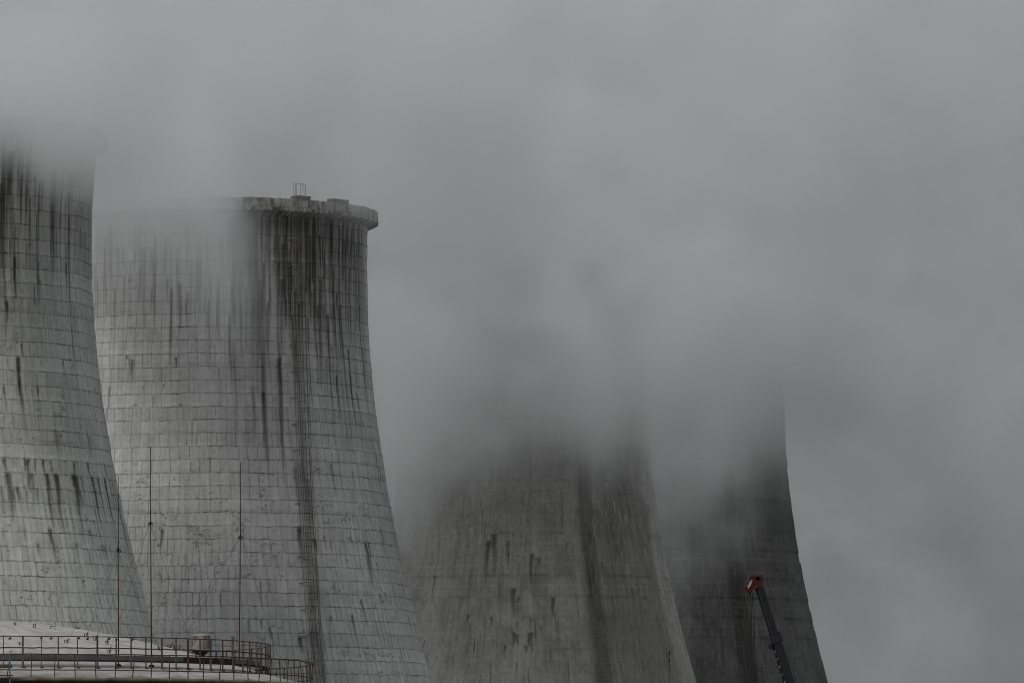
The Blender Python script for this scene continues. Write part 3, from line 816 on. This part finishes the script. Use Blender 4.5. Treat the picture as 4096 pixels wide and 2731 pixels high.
# guyed masts on the tank roof
def mast(label, x, ytip, ycol, Y, xb, guys):
    pt = at(x, ytip, Y); pc = at(x + .2, ycol, Y)
    X = at(xb, 2640, Y).x
    zb = roof_z(math.hypot(X - TX, Y - TY))
    base = Vector((X, Y, zb))
    t = thing('lightning_mast', label, 'mast', base, 'guyed lightning masts on the tank roof')
    b = MB(); b.tube([base, pc], .031, 8, r1=.026); b.lathe([(.13, zb + .0), (.13, zb + .05), (.06, zb + .08)], (X, Y), 10); b.build('mast_pole', M_MAST, t, True)
    b = MB(); b.tube([pc, pt], .020, 6, r1=.015); b.build('lightning_rod', M_DARK, t, True)
    b = MB()
    b.tube([pc - Vector((0, 0, .10)), pc + Vector((0, 0, .10))], .042, 8)
    for a in range(4):
        d = Vector((math.cos(a * PI / 2 + .6), math.sin(a * PI / 2 + .6), 0))
        b.tube([pc + Vector((0, 0, .04)), pc + d * .11 - Vector((0, 0, .02)), pc + d * .11 - Vector((0, 0, .13))], .015, 4)
    b.build('guy_collar', M_DARK, t)
    for gx, gy, on in guys:
        g = on_roof(gx, gy) if on else at(gx, gy, TY)
        d = (g - pc); d.z = 0
        s = pc + d.normalized() * .11 - Vector((0, 0, .14))
        b = MB(); b.tube([s, s.lerp(g, .5) - Vector((0, 0, .02)), g], .006, 4)
        b.build('guy_wire', M_WIRE, t)
        if on:
            b = frame(g, .16, .14, bars=1); b.tube([g, g.lerp(s, .05)], .03, 5); b.build('guy_anchor', M_POST, t)
    return t
mast('rust-brown guyed lightning mast with the lowest tip, leftmost of the three on the tank roof', 473, 1905, 2196, 314.1, 474, [(265, 2572, True), (345, 2545, True), (428, 2574, True), (640, 2600, True)])
mast('rust-brown guyed lightning mast with the highest tip, between the other two', 602, 1785, 2091, 315.2, 606, [(436, 2612, True), (380, 2560, True), (790, 2640, True), (700, 2600, True)])
mast('slimmer rusty lightning mast inside the curved end of the tank railing', 962, 1850, 2145, 323.0, 956, [(735, 2600, True), (770, 2590, True), (1180, 2690, True), (990, 2640, True)])

# ---------------------------------------------------------------- crane
CY = 600.0
def cp(x, y, dy=0): return at(2850 + x / 3.26, 2250 + y / 3.26, CY) + Vector((0, dy, 0))
ctop, cbot = cp(612, 330), cp(1000, 1568)
ax = (cbot - ctop).normalized()
cbase = ctop + ax * ((ctop.z - 2.6) / -ax.z)
crane = thing('mobile_crane', 'telescopic crane boom with red head raised in front of the dark cooling tower', 'crane', (cbase.x, cbase.y, 0))
side = ax.cross(Vector((0, 1, 0))).normalized()      # across the boom in the picture plane
if side.x < 0: side = -side
dep = Vector((0, 1, 0))
def boom(p, q, w, d, name, mat, parent):
    """boom section turned a little so that two faces show"""
    b = MB()
    prof = [(-.50, .05), (-.26, -.5), (.38, -.5), (.5, -.3), (.5, .42), (.2, .55), (-.3, .55)]
    n = len(prof)
    vs = [c + side * (s * w) + dep * (t * d) for c in (p, q) for s, t in prof]
    b.add(vs, [tuple(range(n)), tuple(range(2 * n - 1, n - 1, -1))] + [(i, i + n, (i + 1) % n + n, (i + 1) % n) for i in range(n)])
    return b.build(name, mat, parent)
L = lambda s: ctop + ax * s
s_col = (cp(800, 1000) - ctop).length
tip = boom(L(-.1), L(s_col + .3), .72, .64, 'boom_tip_section', M_BOOM, crane)
b = MB(); b.tube([L(.3) - side * .17 - dep * .34, L(s_col) - side * .17 - dep * .34], .018, 4); b.build('boom_lit_edge', plain('lit_edge_grey', (.09, .09, .09), .5), tip)  # pale strip paints the lit edge line along the boom's left face
b = MB(); b.box(L(2.4) + side * .25 - dep * .30, (.1, .06, .12)); b.build('boom_patch', M_ORANGE, tip)
boom(L(s_col + .15), L((cbase - ctop).length), .92, .84, 'boom_base_section', M_BOOM, crane)
b = MB()
Mx = Matrix((side, dep, -ax)).transposed()
b.box(L(s_col + .05) + side * .05, (.98, .95, .58), Mx)
b.box(L(s_col + .42) - side * .52, (.26, .5, .46), Mx); b.box(L(s_col - .22) + side * .44, (.24, .5, .5), Mx)
b.tube([L(s_col + .42) - side * .52 - dep * .3, L(s_col + .42) - side * .52 + dep * .3], .2, 10)
b.build('boom_collar', M_DARK, crane, bevel=.04)
for x, y in ((815, 1155), (806, 1175), (850, 1250), (836, 1270), (872, 1352), (868, 1372), (908, 1452), (900, 1476), (942, 1548), (934, 1566)):
    p = cp(x, y) - dep * .46 + side * .0
    b = MB(); b.tube([p, p + Vector((.02, 0, .06))], .022, 5)
    b.build('boom_bolt', M_WHITE, crane)
# head
hp = lambda pts: [cp(x, y) for x, y in pts]
b = MB()
b.prism(hp([(500, 168), (528, 158), (546, 164), (552, 240), (572, 300), (545, 335), (505, 386), (442, 380), (432, 352), (410, 348), (412, 330), (436, 312), (448, 268), (478, 246), (484, 200)]), -.42, -.34)
b.prism(hp([(500, 168), (528, 158), (546, 164), (552, 240), (572, 300), (545, 335), (505, 386), (442, 380), (432, 352), (448, 268), (478, 246), (484, 200)]), .30, .38)
b.prism(hp([(505, 205), (545, 200), (560, 300), (520, 360), (455, 372), (450, 310)]), -.33, .29)
b.prism(hp([(505, 168), (546, 164), (552, 240), (515, 250)]), -.33, .29)
b.prism(hp([(612, 160), (638, 158), (645, 185), (640, 240), (612, 240)]), -.40, .36)
head = b.build('boom_head', M_RED, crane)
b = MB(); b.prism(hp([(540, 178), (650, 178), (656, 240), (545, 240)]), -.30, .28); b.build('sheave_block', M_DARK, head)
b = MB()
b.prism(hp([(548, 236), (655, 236), (658, 322), (585, 318), (556, 292)]), -.40, .36)
b.build('head_plate', M_ORANGE, head)
b = MB()
for dx, r in ((.0, .30),):
    for x, y, r in ((592, 205, .165), (522, 195, .14), (470, 350, .15)):
        c = cp(x, y); pts = [c + Vector((0, -.30, 0)), c + Vector((0, .27, 0))]
        b.tube(pts, r, 16)
b.build('sheave', plain('dark_sheave', (.02, .028, .035), .4), head)
b = MB(); b.tube([cp(640, 208) - dep * .3, cp(700, 209) - dep * .3], .045, 6); b.box(cp(625, 182) - dep * .33, (.20, .1, .22)); b.build('head_pin', M_RED, head)
b = MB()
for (x, y), (x2, y2) in (((459, 288), (465, 334)), ((474, 268), (479, 312)), ((487, 250), (491, 295)), ((498, 240), (500, 275)), ((506, 226), (513, 246))):
    p, q = cp(x, y) - dep * .425, cp(x2, y2) - dep * .425
    w = Vector((.026, 0, .0))
    b.add([p - w, p + w, q + w, q - w, p - w + dep * .004, p + w + dep * .004, q + w + dep * .004, q - w + dep * .004], [(0, 1, 2, 3), (7, 6, 5, 4), (0, 4, 5, 1), (1, 5, 6, 2), (2, 6, 7, 3), (3, 7, 4, 0)])
b.build('warning_stripe', M_WHITE, head)
b = MB(); b.tube([cp(485, 385), cp(491, 440)], .075, 6, r1=.04); b.tube([cp(490, 440), cp(490, 475)], .025, 5)
ring = [cp(488, 492) + Vector((.06 * math.cos(a), 0, .085 * math.sin(a))) for a in [2 * PI * k / 10 for k in range(10)]]
b.tube(ring, .022, 5, closed=True); b.build('rope_anchor', M_DARK, head)
for x, y, dy, x2 in ((456, 385, -.2, 478), (490, 500, -.1, 515), (503, 385, .1, 522), (522, 388, .2, 548), (538, 388, -.05, 562)):
    p = cp(x, y, dy); q = cp(x2, 1568, dy)
    e = p + (q - p) * ((p.z - 3.5) / (p.z - q.z))
    b = MB(); b.tube([p, q, e], .023, 5); b.build('hoist_rope', M_DARK, crane)
b = MB(); b.tube([cp(945, 1050), cp(1110, 1568), cp(1110, 1568) + ax * 12], .02, 4); b.build('boom_cable', M_DARK, crane)
# the carrier stands below the frame
b = MB()
b.box((cbase.x + .6, CY, 2.3), (3.4, 2.4, 1.4)); b.box((cbase.x, CY, 1.25), (11, 2.6, .7)); b.box((cbase.x - 4.6, CY, 2.2), (1.8, 2.5, 1.5))
b.build('carrier', M_RED, crane, bevel=.08)
for wx in (-4.4, -2.6, 1.8, 3.6):
    for wy in (-1.1, 1.1):
        b = MB(); b.tube([(cbase.x + wx, CY + wy - .2, .65), (cbase.x + wx, CY + wy + .2, .65)], .65, 20); b.build('wheel', M_DARK, crane)

# ---------------------------------------------------------------- antenna mast in front of the third tower
AY = 900.0
def ap(x, y, dy=0): return at(2250 + x / 3.638, 2300 + y / 3.638, AY) + Vector((0, dy, 0))
p = ap(1552, 1568)
am = thing('antenna_mast', 'thin dark antenna mast before the right flank of the brown-grey tower', 'antenna', (p.x, AY, 0))
b = MB(); b.tube([(p.x, AY, 0), p, ap(1552, 1085)], .045, 6); b.build('mast_tube', M_DARK, am)
for y0, y1, x0, x1 in ((1100, 1160, 1550, 1568), (1208, 1265, 1548, 1564)):
    b = MB(); a, c = ap(x0, y0), ap(x1, y1)
    b.box((a + c) / 2, (abs(c.x - a.x), .2, abs(a.z - c.z))); b.tube([ap(1525, (y0 + y1) / 2 + 6), ap(1550, (y0 + y1) / 2)], .03, 5)
    b.build('antenna_box', M_DARK, am, bevel=.02)
b = MB(); b.tube([ap(1538, 1136), ap(1522, 1146), ap(1514, 1165), ap(1518, 1185), ap(1532, 1192), ap(1548, 1188)], .02, 5); b.build('feeder_loop', M_DARK, am)

# ---------------------------------------------------------------- ground
b = MB(); b.add([(-7000, -200, 0), (7000, -200, 0), (7000, 12000, 0), (-7000, 12000, 0)], [(0, 1, 2, 3)])
g = b.build('ground', plain('ground_gravel', (.15, .15, .145), .9, scale=.05)); g['kind'] = 'structure'

# ---------------------------------------------------------------- steam
def steam_mat(name, col, aniso):
    m = bpy.data.materials.new(name); m.use_nodes = True
    t = m.node_tree; t.nodes.remove(t.nodes['Principled BSDF'])
    v = t.nodes.new('ShaderNodeVolumePrincipled')
    v.inputs['Color'].default_value = rgb(col); v.inputs['Anisotropy'].default_value = aniso
    v.inputs['Density'].default_value = 1.0
    t.links.new(v.outputs[0], t.nodes['Material Output'].inputs['Volume'])
    m.cycles.volume_step_rate = 1.0
    return m
M_STEAM = steam_mat('white_steam', (.991, .994, .997), .2)


def steam(name, lo, hi, vox, dens, label=None):
    """a cloud of vapour between two corners; dens(nt, x, y, z, pos) gives its density field"""
    v = bpy.data.volumes.new(name)
    o = bpy.data.objects.new(name, v); COL.objects.link(o)
    t = bpy.data.node_groups.new(name, 'GeometryNodeTree')
    t.interface.new_socket('Geometry', in_out='INPUT', socket_type='NodeSocketGeometry')
    t.interface.new_socket('Geometry', in_out='OUTPUT', socket_type='NodeSocketGeometry')
    nt = NT(t)
    out = nt.n('NodeGroupOutput'); nt.n('NodeGroupInput')
    vc = nt.n('GeometryNodeVolumeCube')
    pos = nt.n('GeometryNodeInputPosition').outputs[0]
    x, y, z = nt.sep(pos)
    nt.put(vc.inputs['Density'], nt.m('MAXIMUM', nt.m('SUBTRACT', dens(nt, x, y, z, pos), .0004), 0.0))
    vc.inputs['Min'].default_value = lo; vc.inputs['Max'].default_value = hi
    for k, a in enumerate(('Resolution X', 'Resolution Y', 'Resolution Z')):
        vc.inputs[a].default_value = max(8, int((hi[k] - lo[k]) / vox))
    sm = nt.n('GeometryNodeSetMaterial'); sm.inputs['Material'].default_value = M_STEAM
    t.links.new(vc.outputs[0], sm.inputs[0]); t.links.new(sm.outputs[0], out.inputs[0])
    md = o.modifiers.new('steam', 'NODES'); md.node_group = t
    v.materials.append(M_STEAM)
    o['kind'] = 'stuff'
    return o


def curve(nt, v, a, b, pts):
    """piecewise smooth height profile: pts (position, value)"""
    r = None
    for (p0, v0), (p1, v1) in zip(pts[:-1], pts[1:]):
        s = nt.ss(v, p0, p1, 0.0, v1 - v0)
        r = s if r is None else nt.m('ADD', r, s)
    return nt.m('ADD', r, pts[0][1])


def billow(nt, pos, x, y, z, sc, seed, det=5, rough=.58):
    q = nt.n('ShaderNodeVectorMath', operation='ADD'); nt.put(q.inputs[0], pos); q.inputs[1].default_value = (seed, seed * 2.3, -seed)
    return nt.m('SUBTRACT', nt.noise(q.outputs[0], 1 / sc, det, rough, .4), .5)


def fade(nt, v, a, b, c, d):
    return nt.m('MULTIPLY', nt.ss(v, a, b), nt.m('SUBTRACT', 1.0, nt.ss(v, c, d)))


def ball(nt, x, y, z, c, r, k):
    """a puff: a soft ellipsoid added to the height field"""
    q = None
    for v, cc, rr in zip((x, y, z), c, r):
        t = nt.m('POWER', nt.m('ABSOLUTE', nt.m('DIVIDE', nt.m('SUBTRACT', v, cc), rr)), 2.0)
        q = t if q is None else nt.m('ADD', q, t)
    return nt.m('MULTIPLY', nt.m('EXPONENT', nt.m('MULTIPLY', q, -1.0)), k)


# main mass between the second tower and the two behind it
def d_main(nt, x, y, z, pos):
    zb = curve(nt, x, 0, 0, [(-90, 104), (-40, 98), (-30, 74), (-22, 68), (-12, 77), (6, 81), (16, 78), (23, 83), (28, 79), (36, 77), (43, 82), (56, 85), (70, 72), (100, 40), (150, 10)])
    s = nt.m('SUBTRACT', z, zb)
    s = nt.m('ADD', s, nt.m('MULTIPLY', billow(nt, pos, x, y, z, 30, 3.0), 40))
    s = nt.m('ADD', s, nt.m('MULTIPLY', billow(nt, pos, x, y, z, 11, 9.0, 5, .65), 16))
    d = nt.ss(s, -6, 28, 0.0, .034)
    n = nt.m('ADD', nt.m('MULTIPLY', billow(nt, pos, x, y, z, 30, 15.0, 6, .6), 1.0), nt.m('MULTIPLY', billow(nt, pos, x, y, z, 9, 19.0, 5, .65), .7))
    d = nt.m('MULTIPLY', d, nt.ss(n, -.14, .2, .06, 2.3))
    d = nt.m('MULTIPLY', d, nt.ss(x, 48, 82, 1.0, .38))
    e = fade(nt, y, 1262, 1300, 1430, 1462)
    return nt.m('MULTIPLY', d, e)


# thin vapour hanging round the two far towers
def d_far(nt, x, y, z, pos):
    zb = curve(nt, x, 0, 0, [(-40, 88), (0, 84), (22, 76), (30, 57), (38, 58), (47, 68), (56, 80), (75, 90)])
    s = nt.m('SUBTRACT', z, zb)
    s = nt.m('ADD', s, nt.m('MULTIPLY', billow(nt, pos, x, y, z, 22, 23.0), 40))
    d = nt.ss(s, -3, 28, 0.0, .013)
    n = nt.m('ADD', billow(nt, pos, x, y, z, 15, 31.0, 5, .62), nt.m('MULTIPLY', billow(nt, pos, x, y, z, 6, 37.0, 3), .4))
    d = nt.m('MULTIPLY', d, nt.ss(n, -.14, .18, .08, 1.6))
    return nt.m('MULTIPLY', d, fade(nt, y, 1515, 1540, 1570, 1600))


# veil in front of the near tower's top
def d_veil1(nt, x, y, z, pos):
    xx = nt.m('ADD', x, nt.m('MULTIPLY', billow(nt, pos, x, y, z, 16, 63.0, 5, .6), 16))
    s = nt.m('SUBTRACT', z, curve(nt, x, 0, 0, [(-84, 106), (-72, 105.5), (-64, 101), (-56, 100), (-48, 100)]))
    s = nt.m('ADD', s, nt.m('MULTIPLY', billow(nt, pos, x, y, z, 8, 41.0, 5, .65), 12))
    d = nt.ss(s, -3, 8, 0.0, .13)
    d = nt.m('MULTIPLY', d, nt.m('SUBTRACT', 1.0, nt.ss(xx, -64, -42)))
    zz = nt.m('ADD', z, nt.m('MULTIPLY', billow(nt, pos, x, y, z, 14, 71.0), 14))
    d = nt.m('MULTIPLY', d, nt.m('SUBTRACT', 1.0, nt.ss(zz, 114, 134)))
    return nt.m('MULTIPLY', d, fade(nt, y, 1012, 1022, 1036, 1048))


# veil in front of the second tower's left shoulder, and a wisp by its right rim
def d_veil2(nt, x, y, z, pos):
    xx = nt.m('ADD', nt.m('ADD', x, nt.m('MULTIPLY', nt.m('SUBTRACT', z, 112.0), .28)), nt.m('MULTIPLY', billow(nt, pos, x, y, z, 7, 75.0, 5, .68), 17))
    s = nt.m('SUBTRACT', z, curve(nt, x, 0, 0, [(-72, 97), (-58, 98), (-52, 97), (-47, 93), (-43, 92)]))
    s = nt.m('ADD', s, nt.m('MULTIPLY', billow(nt, pos, x, y, z, 7, 57.0, 5, .66), 20))
    d = nt.ss(s, -9, 15, 0.0, .038)
    d = nt.m('MULTIPLY', d, nt.ss(z, 104, 111, 1.0, 1.9))
    d = nt.m('MULTIPLY', d, nt.m('SUBTRACT', 1.0, nt.ss(xx, -50, -39.5)))
    zz = nt.m('ADD', z, nt.m('MULTIPLY', billow(nt, pos, x, y, z, 12, 79.0), 12))
    d = nt.m('MULTIPLY', d, nt.m('SUBTRACT', 1.0, nt.ss(zz, 117, 132)))
    w = nt.m('ADD', ball(nt, x, y, z, (-23.5, 1140, 112), (4.5, 16, 4.5), .04), ball(nt, x, y, z, (-33, 1140, 111), (6, 16, 2.5), .012))
    w = nt.m('MULTIPLY', w, nt.ss(billow(nt, pos, x, y, z, 5, 83.0, 4), -.15, .15, .2, 1.3))
    d = nt.m('ADD', d, w)
    return nt.m('MULTIPLY', d, fade(nt, y, 1112, 1124, 1150, 1166))


steam('steam', (-130, 1260, 10), (200, 1465, 215), 1.8, d_main)
steam('steam', (-30, 1512, 40), (85, 1602, 150), 1.3, d_far)
steam('steam', (-92, 1010, 88), (-34, 1050, 140), .8, d_veil1)
steam('steam', (-80, 1110, 84), (-12, 1168, 136), .9, d_veil2)

# ---------------------------------------------------------------- light
SUN_EL, SUN_AZ = math.radians(38), math.radians(215)     # azimuth from +Y, clockwise
w = bpy.data.worlds.new('World'); S.world = w; w.use_nodes = True
nt = NT(w.node_tree)
bg = w.node_tree.nodes['Background']
sky = nt.n('ShaderNodeTexSky', sky_type='NISHITA')
sky.sun_disc = False; sky.sun_elevation = SUN_EL; sky.sun_rotation = SUN_AZ
sky.air_density = 2.0; sky.dust_density = 6.0
bw = nt.n('ShaderNodeRGBToBW'); nt.put(bw.inputs[0], sky.outputs[0])
grey = nt.n('ShaderNodeCombineColor')
for i, k in enumerate((.972, .99, 1.012)): nt.put(grey.inputs[i], nt.m('MULTIPLY', bw.outputs[0], k))
overcast = nt.mix(.90, sky.outputs[0], grey.outputs[0])
tc = nt.n('ShaderNodeTexCoord').outputs['Generated']
mp = nt.n('ShaderNodeMapping'); nt.put(mp.inputs[0], tc); mp.inputs['Scale'].default_value = (1, 1, 1.5)
c1 = nt.noise(mp.outputs[0], 34, 6, .55, .5)
c2 = nt.noise(mp.outputs[0], 11, 3, .5)
lay = nt.m('ADD', nt.lin(c1, .3, .7, -.17, .17), nt.lin(c2, .3, .7, -.15, .15))
# an even overcast: the cloud deck pulls the clear-sky gradient towards its mean
mean = nt.mix(.75, overcast, (4.05, 4.17, 4.28, 1))
sc = nt.n('ShaderNodeVectorMath', operation='SCALE'); nt.put(sc.inputs[0], mean); zen = nt.m('MAXIMUM', nt.sep(tc)[2], 0.0)
nt.put(sc.inputs['Scale'], nt.m('ADD', nt.m('ADD', 1.0, lay), nt.m('MULTIPLY', zen, .9)))
nt.put(bg.inputs['Color'], sc.outputs[0]); bg.inputs['Strength'].default_value = .10

sd = bpy.data.lights.new('sun', 'SUN'); sd.energy = 1.4; sd.angle = math.radians(14); sd.color = (1, .985, .965)
so = bpy.data.objects.new('sun', sd); COL.objects.link(so)
dv = Vector((math.sin(SUN_AZ) * math.cos(SUN_EL), math.cos(SUN_AZ) * math.cos(SUN_EL), math.sin(SUN_EL)))
so.rotation_euler = dv.to_track_quat('Z', 'Y').to_euler()
so.location = (-100, -100, 300)

S.view_settings.view_transform = 'Standard'; S.view_settings.look = 'None'; S.view_settings.gamma = 1
S.view_settings.exposure = -0.75
S.cycles.filter_width = 1.0
S.render.engine = 'CYCLES'
S.cycles.use_denoising = True
S.cycles.volume_bounces = 12
S.cycles.max_bounces = 14
S.cycles.diffuse_bounces = 2
S.cycles.volume_step_rate = 2.5
S.cycles.volume_max_steps = 512
S.cycles.transparent_max_bounces = 64
